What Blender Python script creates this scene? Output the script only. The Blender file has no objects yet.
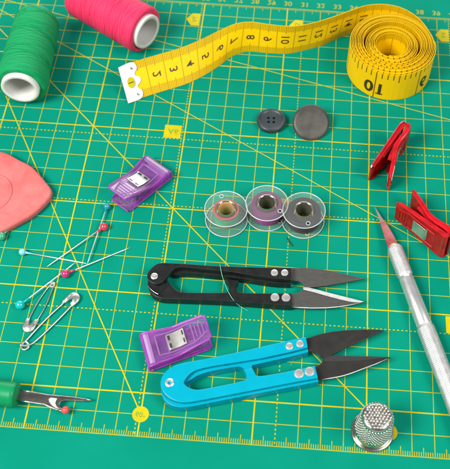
import bpy, bmesh, math, random
from mathutils import Vector, Matrix
random.seed(7)
S = 0.01                       # everything below is written in centimetres
SC = bpy.context.scene
COL = SC.collection

# ------------------------------------------------------------------ camera
CAM_C = Vector((1.971, -23.4026, 35.4799))
CAM_R = Matrix(((0.99749181, -0.06874633, 0.01685347),
                (0.06740553, 0.84992616, -0.52257249),
                (0.02160074, 0.5223978, 0.85242827)))
FPX, CX, CY = 831.9171, 273.5554, 242.9957
cd = bpy.data.cameras.new('camera'); cam = bpy.data.objects.new('camera', cd); COL.objects.link(cam)
cam.matrix_world = Matrix.Translation(CAM_C * S) @ CAM_R.to_4x4()
cd.sensor_fit = 'HORIZONTAL'; cd.sensor_width = 36.0; cd.lens = FPX / 450 * 36.0
cd.shift_x = (225 - CX) / 450; cd.shift_y = (CY - 234.5) / 450
cd.clip_start = 0.01; cd.clip_end = 50
cd.dof.use_dof = True; cd.dof.focus_distance = 0.405; cd.dof.aperture_fstop = 20
SC.camera = cam

# ------------------------------------------------------------------ light
SC.view_settings.view_transform = 'Standard'; SC.view_settings.look = 'None'
SC.view_settings.exposure = 0.0; SC.view_settings.gamma = 1.0
SC.cycles.use_adaptive_sampling = False; SC.cycles.use_denoising = True; SC.cycles.denoiser = 'OPENIMAGEDENOISE'; SC.cycles.denoising_input_passes = 'RGB_ALBEDO_NORMAL'; SC.cycles.denoising_prefilter = 'ACCURATE'
SC.cycles.transparent_max_bounces = 48; SC.cycles.max_bounces = 24; SC.cycles.glossy_bounces = 8
w = bpy.data.worlds.new('World'); SC.world = w; w.use_nodes = True
w.node_tree.nodes['Background'].inputs[0].default_value = (1.0, 1.0, 1.0, 1)
w.node_tree.nodes['Background'].inputs[1].default_value = 0.165
def area(name, loc, target, size, power, color=(1, 1, 1), size_y=None):
    l = bpy.data.lights.new(name, 'AREA'); o = bpy.data.objects.new(name, l); COL.objects.link(o)
    l.shape = 'RECTANGLE'; l.size = size * S; l.size_y = (size_y or size) * S
    l.energy = power; l.color = color
    o.location = Vector(loc) * S
    d = (Vector(target) - Vector(loc))
    o.rotation_euler = d.to_track_quat('-Z', 'Y').to_euler()
    return o
area('softbox_key', (-62, -42, 84), (2, 0, 0), 46, 17.2, (1.0, 0.985, 0.96))
area('softbox_fill', (72, -30, 88), (2, 0, 0), 46, 8.6, (0.98, 0.99, 1.0))
area('softbox_low_back', (-5, 88, 36), (0, 10, 0), 90, 4.8, (1.0, 0.99, 0.97), 36)

# ------------------------------------------------------------------ helpers
def at(px, py, h=0.0):
    """point on the photographed table at height h (cm)"""
    d = CAM_R @ Vector(((px - CX) / FPX, -(py - CY) / FPX, -1))
    t = (h - CAM_C.z) / d.z
    return CAM_C + t * d
def g(u, v, z=0.0):            # mat grid coordinates -> cm
    return Vector((u - 29, 15 - v, z))

class MB:
    def __init__(s): s.v = []; s.f = []; s.m = []; s.uv = {}
    def add(s, vs, fs, mat=0, uvs=None):
        n = len(s.v); s.v += [Vector(p) for p in vs]
        if uvs:
            for i, q in enumerate(uvs): s.uv[n + i] = q
        for f in fs: s.f.append([n + i for i in f]); s.m.append(mat)
        return s
    def xf(s, M): s.v = [M @ p for p in s.v]; return s
    def box(s, c, d, mat=0, R=None):
        c = Vector(c); vs = []
        for x in (-.5, .5):
            for y in (-.5, .5):
                for z in (-.5, .5):
                    p = Vector((x * d[0], y * d[1], z * d[2])); vs.append(c + (R @ p if R else p))
        return s.add(vs, [(0, 1, 3, 2), (4, 6, 7, 5), (0, 4, 5, 1), (2, 3, 7, 6), (0, 2, 6, 4), (1, 5, 7, 3)], mat)
    def prism(s, top, depth, mat=0):
        """top: list of 3D points (a planar-ish outline); extruded by vector depth"""
        top = [Vector(p) for p in top]; dv = Vector(depth) if not isinstance(depth, (int, float)) else Vector((0, 0, -depth))
        n = len(top); nrm = Vector((0, 0, 0))
        for i in range(n): nrm += top[i].cross(top[(i + 1) % n])
        if nrm.dot(dv) > 0: top.reverse()
        vs = top + [p + dv for p in top]
        fs = [list(range(n)), list(range(2 * n - 1, n - 1, -1))]
        for i in range(n): j = (i + 1) % n; fs.append((i, i + n, j + n, j))
        return s.add(vs, fs, mat)
    def lathe(s, prof, n=48, mat=0, closed=False, cap=True):
        vs = []; fs = []; k = len(prof)
        for i in range(n):
            a = 2 * math.pi * i / n
            for r, z in prof: vs.append((r * math.cos(a), r * math.sin(a), z))
        for i in range(n):
            i2 = (i + 1) % n
            for j in range(k if closed else k - 1):
                j2 = (j + 1) % k
                fs.append((i * k + j, i2 * k + j, i2 * k + j2, i * k + j2))
        if not closed and cap:
            if prof[0][0] > 1e-6: fs.append([i * k for i in range(n)][::-1])
            if prof[-1][0] > 1e-6: fs.append([i * k + k - 1 for i in range(n)])
        return s.add(vs, fs, mat)
    def sphere(s, c, r, n=20, mat=0, sc=(1, 1, 1)):
        c = Vector(c); m = n // 2; vs = []; fs = []
        vs.append(c + Vector((0, 0, r * sc[2])))
        for j in range(1, m):
            t = math.pi * j / m
            for i in range(n):
                a = 2 * math.pi * i / n
                vs.append(c + Vector((r * sc[0] * math.sin(t) * math.cos(a), r * sc[1] * math.sin(t) * math.sin(a), r * sc[2] * math.cos(t))))
        vs.append(c - Vector((0, 0, r * sc[2])))
        for i in range(n):
            i2 = (i + 1) % n
            fs.append((0, 1 + i, 1 + i2))
            for j in range(m - 2): fs.append((1 + j * n + i, 1 + (j + 1) * n + i, 1 + (j + 1) * n + i2, 1 + j * n + i2))
            fs.append((len(vs) - 1, 1 + (m - 2) * n + i2, 1 + (m - 2) * n + i))
        return s.add(vs, fs, mat)
    def tube(s, path, r, n=10, mat=0, closed=False, flat=1.0):
        P = [Vector(p) for p in path]; N = len(P)
        rr = r if isinstance(r, (list, tuple)) else [r] * N
        T = []
        for i in range(N):
            a = P[(i - 1) % N] if closed or i else P[i]; b = P[(i + 1) % N] if closed or i < N - 1 else P[i]
            T.append((b - a).normalized())
        up = Vector((0, 0, 1)) if abs(T[0].z) < .95 else Vector((1, 0, 0))
        nx = T[0].cross(up).normalized(); vs = []; fs = []
        for i in range(N):
            nx = (nx - T[i] * nx.dot(T[i])).normalized(); ny = T[i].cross(nx)
            for k in range(n):
                a = 2 * math.pi * k / n
                vs.append(P[i] + nx * math.cos(a) * rr[i] + ny * math.sin(a) * rr[i] * flat)
        for i in range(N if closed else N - 1):
            i2 = (i + 1) % N
            for k in range(n):
                k2 = (k + 1) % n; fs.append((i * n + k, i * n + k2, i2 * n + k2, i2 * n + k))
        if not closed: fs += [list(range(n))[::-1], [(N - 1) * n + k for k in range(n)]]
        return s.add(vs, fs, mat)
    def build(s, name, mats, parent=None, smooth=None, bevel=0, origin=None, seg=2):
        me = bpy.data.meshes.new(name)
        o = bpy.data.objects.new(name, me); COL.objects.link(o)
        org = Vector(origin) if origin is not None else (parent['_org'] if parent and '_org' in parent else Vector((0, 0, 0)))
        org = Vector(org)
        me.from_pydata([(p - org) * S for p in s.v], [], s.f)
        for m in (mats if isinstance(mats, (list, tuple)) else [mats]): me.materials.append(m)
        for p, m in zip(me.polygons, s.m): p.material_index = m
        if s.uv:
            L = me.uv_layers.new(name='UVMap')
            for lp in me.loops: L.data[lp.index].uv = s.uv.get(lp.vertex_index, (0, 0))
        bm = bmesh.new(); bm.from_mesh(me)
        bmesh.ops.recalc_face_normals(bm, faces=bm.faces) if not s.uv else None
        bm.to_mesh(me); bm.free()
        if smooth:
            me.polygons.foreach_set('use_smooth', [True] * len(me.polygons))
            if smooth < 179: me.set_sharp_from_angle(angle=math.radians(smooth))
        if bevel:
            md = o.modifiers.new('Bevel', 'BEVEL'); md.width = bevel * S; md.segments = seg; md.limit_method = 'ANGLE'; md.angle_limit = math.radians(40)
        o['_org'] = tuple(org)
        if parent: o.parent = parent
        else: o.location = org * S
        return o

def thing(name, label, cat, loc, group=None):
    o = bpy.data.objects.new(name, None); COL.objects.link(o); o.empty_display_size = .005
    o.location = Vector(loc) * S; o['label'] = label; o['category'] = cat; o['_org'] = tuple(loc)
    if group: o['group'] = group
    return o
def tag(o, label, cat, group=None):
    o['label'] = label; o['category'] = cat
    if group: o['group'] = group
    return o
def catmull(pts, n=8, closed=False):
    P = [Vector(p) for p in pts]; out = []; N = len(P)
    for i in range(N if closed else N - 1):
        if closed: a, b, c, d = P[(i - 1) % N], P[i], P[(i + 1) % N], P[(i + 2) % N]
        else: a, b, c, d = P[max(i - 1, 0)], P[i], P[i + 1], P[min(i + 2, N - 1)]
        for k in range(n):
            t = k / n
            out.append(0.5 * ((2 * b) + (c - a) * t + (2 * a - 5 * b + 4 * c - d) * t * t + (3 * b - a - 3 * c + d) * t ** 3))
    if not closed: out.append(P[-1])
    return out
_tc = {}
def text2d(st, size, bold=0.0, fine=0):
    """glyph outlines as flat faces centred on the origin, reading along +x"""
    key = (st, bold, fine)
    if key not in _tc:
        cu = bpy.data.curves.new('t', 'FONT'); cu.body = st; cu.align_x = 'CENTER'; cu.align_y = 'CENTER'; cu.size = 1; cu.resolution_u = 4; cu.offset = bold
        ob = bpy.data.objects.new('t', cu); COL.objects.link(ob)
        dg = bpy.context.evaluated_depsgraph_get(); me = bpy.data.meshes.new_from_object(ob.evaluated_get(dg))
        bm = bmesh.new(); bm.from_mesh(me); bmesh.ops.remove_doubles(bm, verts=bm.verts, dist=1e-5)
        bmesh.ops.triangulate(bm, faces=bm.faces)
        for _ in range(fine):
            ed = [e for e in bm.edges if e.calc_length() > .1]
            if not ed: break
            bmesh.ops.subdivide_edges(bm, edges=ed, cuts=1); bmesh.ops.triangulate(bm, faces=[f for f in bm.faces if len(f.verts) > 3])
        bm.verts.index_update(); vs = [v.co.copy() for v in bm.verts]; fs = [tuple(v.index for v in f.verts) for f in bm.faces]; bm.free()
        x0 = min(v.x for v in vs); x1 = max(v.x for v in vs); y0 = min(v.y for v in vs); y1 = max(v.y for v in vs)
        for v in vs: v.x -= (x0 + x1) / 2; v.y -= (y0 + y1) / 2
        bpy.data.objects.remove(ob); bpy.data.curves.remove(cu); bpy.data.meshes.remove(me)
        _tc[key] = (vs, fs)
    vs, fs = _tc[key]
    return [v * size for v in vs], fs

# ------------------------------------------------------------------ materials
def mat(name, color, rough=.5, metal=0, spec=.5, **kw):
    m = bpy.data.materials.new(name); m.use_nodes = True
    b = m.node_tree.nodes['Principled BSDF']
    b.inputs['Base Color'].default_value = (*color, 1); b.inputs['Roughness'].default_value = rough
    b.inputs['Metallic'].default_value = metal; b.inputs['Specular IOR Level'].default_value = spec
    for k, v in kw.items(): b.inputs[k].default_value = v
    return m
def N(m, t, **kw):
    n = m.node_tree.nodes.new(t)
    for k, v in kw.items(): setattr(n, k, v)
    return n
def LK(m, a, b): m.node_tree.links.new(a, b)
def noisy(m, c1, c2, scale, detail=4, bump=0, bscale=None, rough=None, stretch=None):
    b = m.node_tree.nodes['Principled BSDF']
    tc = N(m, 'ShaderNodeTexCoord'); src = tc.outputs['Object']
    if stretch:
        mp = N(m, 'ShaderNodeMapping'); mp.inputs['Scale'].default_value = stretch; LK(m, src, mp.inputs[0]); src = mp.outputs[0]
    n = N(m, 'ShaderNodeTexNoise'); n.inputs['Scale'].default_value = scale; n.inputs['Detail'].default_value = detail
    LK(m, src, n.inputs['Vector'])
    cr = N(m, 'ShaderNodeValToRGB'); cr.color_ramp.elements[0].position = .3; cr.color_ramp.elements[1].position = .7
    cr.color_ramp.elements[0].color = (*c1, 1); cr.color_ramp.elements[1].color = (*c2, 1)
    LK(m, n.outputs['Fac'], cr.inputs[0]); LK(m, cr.outputs[0], b.inputs['Base Color'])
    if rough:
        mr = N(m, 'ShaderNodeMapRange'); mr.inputs[3].default_value = rough[0]; mr.inputs[4].default_value = rough[1]
        LK(m, n.outputs['Fac'], mr.inputs[0]); LK(m, mr.outputs[0], b.inputs['Roughness'])
    if bump:
        n2 = N(m, 'ShaderNodeTexNoise'); n2.inputs['Scale'].default_value = bscale or scale; n2.inputs['Detail'].default_value = 3
        LK(m, src, n2.inputs['Vector'])
        bp = N(m, 'ShaderNodeBump'); bp.inputs['Strength'].default_value = bump; bp.inputs['Distance'].default_value = .0002
        LK(m, n2.outputs['Fac'], bp.inputs['Height']); LK(m, bp.outputs[0], b.inputs['Normal'])
    return m
def clear(name, tint, gloss_rough=.04, body=None, body_fac=0.0, ior=1.5, streak=0):
    """thin moulded clear plastic: tinted see-through body with a fresnel gloss"""
    m = bpy.data.materials.new(name); m.use_nodes = True; nt = m.node_tree; nt.nodes.clear()
    out = N(m, 'ShaderNodeOutputMaterial'); tr = N(m, 'ShaderNodeBsdfTransparent'); tr.inputs[0].default_value = (*tint, 1)
    gl = N(m, 'ShaderNodeBsdfGlossy'); gl.inputs['Roughness'].default_value = gloss_rough
    fr = N(m, 'ShaderNodeFresnel'); fr.inputs['IOR'].default_value = ior
    src = tr.outputs[0]
    if body_fac:
        df = N(m, 'ShaderNodeBsdfDiffuse'); df.inputs[0].default_value = (*body, 1)
        mx0 = N(m, 'ShaderNodeMixShader'); mx0.inputs[0].default_value = body_fac
        LK(m, src, mx0.inputs[1]); LK(m, df.outputs[0], mx0.inputs[2]); src = mx0.outputs[0]
    if streak:      # noise varies the body, painting in glints and dark internal reflections
        tc = N(m, 'ShaderNodeTexCoord'); mp = N(m, 'ShaderNodeMapping'); mp.inputs['Scale'].default_value = (1, 1.3, .8); LK(m, tc.outputs['Object'], mp.inputs[0])
        nz = N(m, 'ShaderNodeTexNoise'); nz.inputs['Scale'].default_value = streak; nz.inputs['Detail'].default_value = 3; LK(m, mp.outputs[0], nz.inputs['Vector'])
        mr = N(m, 'ShaderNodeMapRange'); mr.inputs[1].default_value = .36; mr.inputs[2].default_value = .66
        mr.inputs[3].default_value = body_fac * .62; mr.inputs[4].default_value = min(body_fac * 1.35, .95); LK(m, nz.outputs['Fac'], mr.inputs[0]); LK(m, mr.outputs[0], mx0.inputs[0])
    mx = N(m, 'ShaderNodeMixShader'); LK(m, fr.outputs[0], mx.inputs[0]); LK(m, src, mx.inputs[1]); LK(m, gl.outputs[0], mx.inputs[2])
    LK(m, mx.outputs[0], out.inputs[0]); return m
def thread_mat(name, c1, c2, pitch=900, axis='Z', sheen=.04):
    """wound thread: fine cross-wound ridges round the local axis"""
    m = mat(name, c1, .55, spec=.18); b = m.node_tree.nodes['Principled BSDF']
    b.inputs['Sheen Weight'].default_value = sheen
    tc = N(m, 'ShaderNodeTexCoord')
    hs = []
    for tilt in (.22, -.22):
        # unwrap: angle around the axis and position along it
        sp = N(m, 'ShaderNodeSeparateXYZ'); LK(m, tc.outputs['Object'], sp.inputs[0])
        an = N(m, 'ShaderNodeMath', operation='ARCTAN2'); LK(m, sp.outputs['Y'], an.inputs[0]); LK(m, sp.outputs['X'], an.inputs[1])
        k = N(m, 'ShaderNodeMath', operation='MULTIPLY'); k.inputs[1].default_value = tilt * .012; LK(m, an.outputs[0], k.inputs[0])
        ad = N(m, 'ShaderNodeMath', operation='ADD'); LK(m, sp.outputs['Z'], ad.inputs[0]); LK(m, k.outputs[0], ad.inputs[1])
        cb = N(m, 'ShaderNodeCombineXYZ'); LK(m, ad.outputs[0], cb.inputs['X'])
        hs.append((ad, cb))
    wv = N(m, 'ShaderNodeTexWave'); wv.inputs['Scale'].default_value = pitch; wv.inputs['Distortion'].default_value = 3; wv.inputs['Detail'].default_value = 1
    LK(m, hs[0][1].outputs[0], wv.inputs['Vector'])
    nz = N(m, 'ShaderNodeTexNoise'); nz.noise_dimensions = '1D'; nz.inputs['Scale'].default_value = pitch * 1.3; nz.inputs['Detail'].default_value = 5; LK(m, hs[0][0].outputs[0], nz.inputs['W'])
    nz2 = N(m, 'ShaderNodeTexNoise'); nz2.noise_dimensions = '1D'; nz2.inputs['Scale'].default_value = pitch * 1.1; nz2.inputs['Detail'].default_value = 5; LK(m, hs[1][0].outputs[0], nz2.inputs['W'])
    big = N(m, 'ShaderNodeTexNoise'); big.inputs['Scale'].default_value = 140; LK(m, tc.outputs['Object'], big.inputs['Vector'])
    mxv = N(m, 'ShaderNodeMix'); mxv.data_type = 'FLOAT'; LK(m, big.outputs['Fac'], mxv.inputs[0]); LK(m, nz.outputs['Fac'], mxv.inputs[2]); LK(m, nz2.outputs['Fac'], mxv.inputs[3])
    cr = N(m, 'ShaderNodeValToRGB'); cr.color_ramp.elements[0].position = .35; cr.color_ramp.elements[1].position = .65
    cr.color_ramp.elements[0].color = (*c1, 1); cr.color_ramp.elements[1].color = (*c2, 1)
    LK(m, mxv.outputs[0], cr.inputs[0]); LK(m, cr.outputs[0], b.inputs['Base Color'])
    ah = N(m, 'ShaderNodeMath', operation='ADD'); LK(m, mxv.outputs[0], ah.inputs[0]); LK(m, wv.outputs['Fac'], ah.inputs[1])
    bp = N(m, 'ShaderNodeBump'); bp.inputs['Strength'].default_value = .30; bp.inputs['Distance'].default_value = .00015
    LK(m, ah.outputs[0], bp.inputs['Height']); LK(m, bp.outputs[0], b.inputs['Normal'])
    return m

M = {}
M['table'] = noisy(mat('table_white', (.7, .69, .67), .5), (.66, .65, .63), (.74, .73, .71), 60)
M['mat'] = noisy(mat('mat_green', (.0, .27, .185), .7, spec=.03), (.001, .222, .143), (.002, .243, .160), 35, 5, .25, 2600, (.55, .66))
M['print'] = noisy(mat('print_yellow', (.55, .50, .012), .6, spec=.2), (.38, .37, .006), (.46, .43, .008), 260, 4)
M['printbold'] = noisy(mat('print_yellow_bold', (.66, .52, .008), .6, spec=.2), (.49, .41, .002), (.58, .47, .003), 200, 4)
M['flagtext'] = mat('flag_text_green', (.10, .28, .05), .6, spec=.2)
M['steel'] = noisy(mat('bright_steel', (.62, .60, .57), .25, 1), (.55, .53, .50), (.68, .66, .63), 300, 4, rough=(.14, .3))
M['nickel'] = noisy(mat('polished_nickel', (.78, .77, .74), .30, 1), (.74, .73, .70), (.82, .81, .79), 200, 4, rough=(.26, .36))
M['pinsteel'] = mat('pin_steel', (.85, .84, .81), .45, .8)
M['alu'] = noisy(mat('satin_aluminium', (.66, .66, .65), .45, .85), (.60, .60, .59), (.72, .72, .71), 400, 3, rough=(.4, .5))
M['clasp'] = noisy(mat('pressed_steel', (.80, .78, .74), .38, 1), (.66, .64, .60), (.88, .86, .83), 420, 4, .25, 700, (.3, .46))
M['collar'] = noisy(mat('turned_aluminium', (.88, .88, .87), .34, .85), (.85, .85, .84), (.91, .91, .90), 300, 3, rough=(.28, .38))
M['springsteel'] = noisy(mat('spring_steel', (.84, .82, .77), .3, .9), (.78, .76, .71), (.90, .88, .84), 200, 3, rough=(.24, .36))
M['dark'] = mat('dark_hole', (.02, .02, .02), .6)

# ------------------------------------------------------------------ table and cutting mat
tb = MB().box((3, 0, -.8), (130, 110, 1.0)).build('table_top', M['table'], bevel=.15); tb['kind'] = 'structure'
cm = thing('cutting_mat', 'green cutting mat printed with a yellow grid, lying flat under all the tools', 'cutting mat', (0, 0, -.3))
o = MB()
ol = []
for cx_, cy_, a0 in ((15.4, 16.4, 0), (-30.4, 16.4, 90), (-30.4, -16.4, 180), (15.4, -16.4, 270)):
    for k in range(7):
        a = math.radians(a0 + 15 * k); ol.append((cx_ + .8 * math.cos(a), cy_ + .8 * math.sin(a), 0))
o.prism(ol, .295).build('mat_board', M['mat'], cm)
U0, U1, V0, V1 = 0, 43, 0, 27
PG = MB()
def quad(a, b, wd, z, m=0, mb=None):
    a = Vector(a); b = Vector(b); d = (b - a).normalized(); n = Vector((-d.y, d.x)) * wd / 2
    pts = [a - n, b - n, b + n, a + n]
    (mb or PG).add([(g(p.x, p.y, z)) for p in pts], [(0, 1, 2, 3)], m)
for u in range(U0, U1 + 1):
    if u == 31: continue
    bold = u % 5 == 0
    quad((u, V0), (u, V1), .064 if bold else .035, .0062 if bold else .0034, 1 if bold else 0)
for v in range(V0, V1 + 1):
    if v == 21: continue
    bold = v % 5 == 0 and v > 0
    quad((U0, v), (U1, v), .064 if bold else .035, .0076 if bold else .0048, 1 if bold else 0)
for ang in (15, 30, 45, 60, 75):
    t = math.radians(ang); L = min((V1 - 1) / math.sin(t), (U1 - 10) / math.cos(t))
    quad((10, 0), (10 + L * math.cos(t), L * math.sin(t)), .042 if ang < 40 else .055, .009 + ang * .00002, 1)
def dotted(a, b, z):
    a = Vector(a); b = Vector(b); L = (b - a).length; d = (b - a) / L; k = 0
    while k * .2 < L:
        p = a + d * (k * .2); quad(p, p + d * .1, .055, z); k += 1
for v in (10.5, 14.85, 21.0): dotted((U0, v), (U1, v), .0110)
for u in (24.85, 31.0, 39.7): dotted((u, V0), (u, V1), .0118)
for k in range(U0 * 10, U1 * 10 + 1):
    if k % 10 == 0: continue
    half = k % 5 == 0
    quad((k / 10, V1 - .02), (k / 10, V1 - (.42 if half else .22)), .035, .0104)
    quad((k / 10, V0 + .02), (k / 10, V0 + (.32 if half else .15)), .03, .0104)
for k in range(V0 * 10, V1 * 10 + 1):
    if k % 10 == 0: continue
    quad((U1 - .02, k / 10), (U1 - (.42 if k % 5 == 0 else .22), k / 10), .035, .0104)
PG.build('printed_grid', [M['print'], M['printbold']], cm)
# the photograph shows the mat's lettering mirrored top to bottom
NM = MB()
def mat_text(mb, st, u, v, size, z, rot=0, mat=0):
    vs, fs = text2d(st, size); c, s_ = math.cos(rot), math.sin(rot)
    mb.add([g(u + p.x * c - p.y * s_, v - (p.x * s_ + p.y * c), z) for p in [Vector((q.x, -q.y)) for q in vs]], fs, mat)
for n in range(1, 43): mat_text(NM, str(n), n, -.42, .52, .005)
NM.build('printed_numbers', M['print'], cm)
def flag(pts, st, u, v, size, rot, name, zt=.014):
    f = MB().add([g(a, b, zt) for a, b in pts], [list(range(len(pts)))]).build(name, M['printbold'], cm)
    t = MB(); mat_text(t, st, u, v, size, zt + .002, rot); t.build('flag_text', M['flagtext'], f)
    t0 = f.children[0]; t0.location = (0, 0, 0)
    return f
for uR, vB, st in ((24.85, 10.5, 'A6'), (31, 14.85, 'A5'), (39.7, 21, 'A4')):
    flag([(uR - .98, vB - .92), (uR - .06, vB - .92), (uR - .06, vB - .03), (uR - .98, vB - .03)], st, uR - .5, vB - .48, .5, 0, 'size_flag')
    flag([(uR - .83, 1.43), (uR - .5, .93), (uR - .03, .93), (uR - .03, 1.93), (uR - .5, 1.93)], st, uR - .34, 1.43, .42, math.pi / 2, 'size_flag')
for uC, st in ((25, '60°'), (36, '45°')):
    pts = [(uC + .37 * math.cos(a * math.pi / 18), 26 + .37 * math.sin(a * math.pi / 18)) for a in range(36)]
    flag(pts, st, uC, 26.02, .34, 0, 'angle_badge')

# ------------------------------------------------------------------ thread spools
def axis_M(p0, p1, roll=0):
    z = (Vector(p1) - Vector(p0)).normalized(); x = z.cross(Vector((0, 0, 1))).normalized(); y = z.cross(x)
    return Matrix((x, y, z)).transposed().to_4x4() @ Matrix.Rotation(roll, 4, 'Z')
def spool(near, far, rn, rf, thr, label):
    near = Vector(near); far = Vector(far); L = (far - near).length
    root = thing('thread_spool', label, 'thread spool', (near.x, near.y, near.z), 'thread spools')
    root['_org'] = (0, 0, 0)
    Mx = axis_M(near, far); root.rotation_euler = Mx.to_euler()
    prof = [(.92, .1), (1.08, .03), (rn - .17, .0), (rn - .06, .06), (rn, .2)]
    k = 26
    for i in range(1, k):
        t = i / k; r = rn + (rf - rn) * t + .007 * math.sin(t * 17) + random.uniform(-.004, .004)
        prof.append((r, .2 + (L - .4) * t))
    prof += [(rf, L - .2), (rf - .07, L - .05), (rf - .2, L), (.92, L - .03)]
    wd = MB().lathe(prof, 72, closed=True)
    for st in range(14):           # outermost crossing strands
        sg = 1 if st % 2 else -1; a0 = random.uniform(0, 6.28); p_ = random.uniform(1.1, 2.2); z0 = random.uniform(.2, .6); z1 = L - random.uniform(.2, .6)
        n_ = 150; pth = []
        for i in range(n_ + 1):
            t = i / n_; z = z0 + (z1 - z0) * t; r = rn + (rf - rn) * z / L + .002; a = a0 + sg * 6.283 * (z / p_) + .15 * math.sin(z * 3 + st)
            pth.append((r * math.cos(a), r * math.sin(a), z))
        wd.tube(pth, .011, 5)
    wd.build('thread_winding', thr, root, smooth=60)
    tube = [(.80, -.17), (.84, -.2), (.97, -.2), (1.01, -.16), (1.01, .12), (.9, .2), (.9, L - .2), (1.0, L - .05), (1.0, L + .14), (.97, L + .17), (.84, L + .17), (.8, L + .14)]
    MB().lathe(tube, 64, closed=True).build('spool_tube', M['tube'], root, smooth=50)
    return root
M['tube'] = noisy(mat('spool_plastic', (.72, .70, .66), .45), (.68, .66, .62), (.76, .74, .70), 120)
M['thr_green'] = thread_mat('thread_green', (.0, .21, .062), (.001, .37, .12))
M['thr_pink'] = thread_mat('thread_pink', (.70, .018, .075), (.88, .05, .155))
spool(g(16.05, 8.75, 1.37), g(15.84, 3.6, 1.25), 1.37, 1.24, M['thr_green'], 'dark green thread spool with white tube end, lying on its side')
pn = at(145.5, 31, 1.37); pf = at(79, -6, 1.37)
spool(pn, pf, 1.37, 1.3, M['thr_pink'], 'bright pink thread spool with white tube end, lying on its side')

# ------------------------------------------------------------------ tape measure
W = 2.0; TT = .035
Us = [(119.5, 67), (136, 63), (160, 54), (180, 47.5), (200, 40), (220, 31), (235, 26.5), (250, 25), (270, 27), (290, 28.5), (310, 25.5), (330, 19.5), (350, 12)]
Ls = [(129.5, 103), (144.5, 97), (167, 90), (186, 84), (203, 76), (219, 66), (231, 57), (247, 51.5), (268, 53), (287, 53.5), (305, 50), (324, 44.5), (343, 36)]
ZU = [1.38, 1.42, 1.46, 1.5, 1.55, 1.6, 1.72, 1.8, 1.85, 1.87, 1.88, 1.9, 1.92]
st_ = []
for a, b, z in zip(Us, Ls, ZU):
    l = at(*b, .03); u_ = at(*a, z); d = u_ - l
    st_.append((l, l + d.normalized() * W))
for px, py in [(364.5, 6), (376.7, 4.4), (389, 4.9), (401, 7.8), (413, 14), (423, 23), (430.5, 34)]:
    u_ = at(px, py, 1.98); st_.append((Vector((u_.x, u_.y, .0 + .03)), u_))
RC = g(36.03, 4.38)
def rad(th, th0):              # th measured clockwise from the right, in turns
    r = 2.40 - (th - th0) * .088
    if th - th0 > 9.2: r -= .10 * min(1, (th - th0 - 9.2) / .35)
    return r
turns = 16.3; th0 = -.01
lo = catmull([a for a, b in st_], 8); hi = catmull([b for a, b in st_], 8)
k = 0; th = th0
while th < turns:
    r = rad(th, th0); a = -2 * math.pi * th
    zz = .03 + .05 * math.sin(th * 2.3) * min(1, th / 2 + .01) ** 2 * (1 if th > 1 else 0) + (-.10 if th - th0 > 9.4 else 0) + .045
    if th < 1: zz = .03 + .04 * max(0, th)
    p = Vector((RC.x + r * math.cos(a), RC.y + r * math.sin(a), zz))
    lo.append(p); hi.append(p + Vector((0, 0, W - .03)))
    th += 1 / 44
NS = len(lo)
ss = [0.0]
for i in range(1, NS): ss.append(ss[-1] + ((lo[i] - lo[i - 1]).length + (hi[i] - hi[i - 1]).length) / 2)
def frame(i):
    i0, i1 = max(i - 1, 0), min(i + 1, NS - 1)
    t = ((lo[i1] + hi[i1]) - (lo[i0] + hi[i0])).normalized(); wv_ = (hi[i] - lo[i]).normalized()
    return t.cross(wv_).normalized()       # points to the centimetre (front / inner) side
NRM = [frame(i) for i in range(NS)]
def strip(s, w_, off):
    import bisect
    i = min(max(bisect.bisect_right(ss, s) - 1, 0), NS - 2); t = (s - ss[i]) / (ss[i + 1] - ss[i])
    l = lo[i].lerp(lo[i + 1], t); h = hi[i].lerp(hi[i + 1], t); n = NRM[i].lerp(NRM[i + 1], t).normalized()
    return l + (h - l) * (w_ / W) + n * off
tape = thing('tape_measure', 'yellow tape measure, half unrolled, with white metal end and coiled roll', 'tape measure', (RC.x, RC.y, 0))
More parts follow.
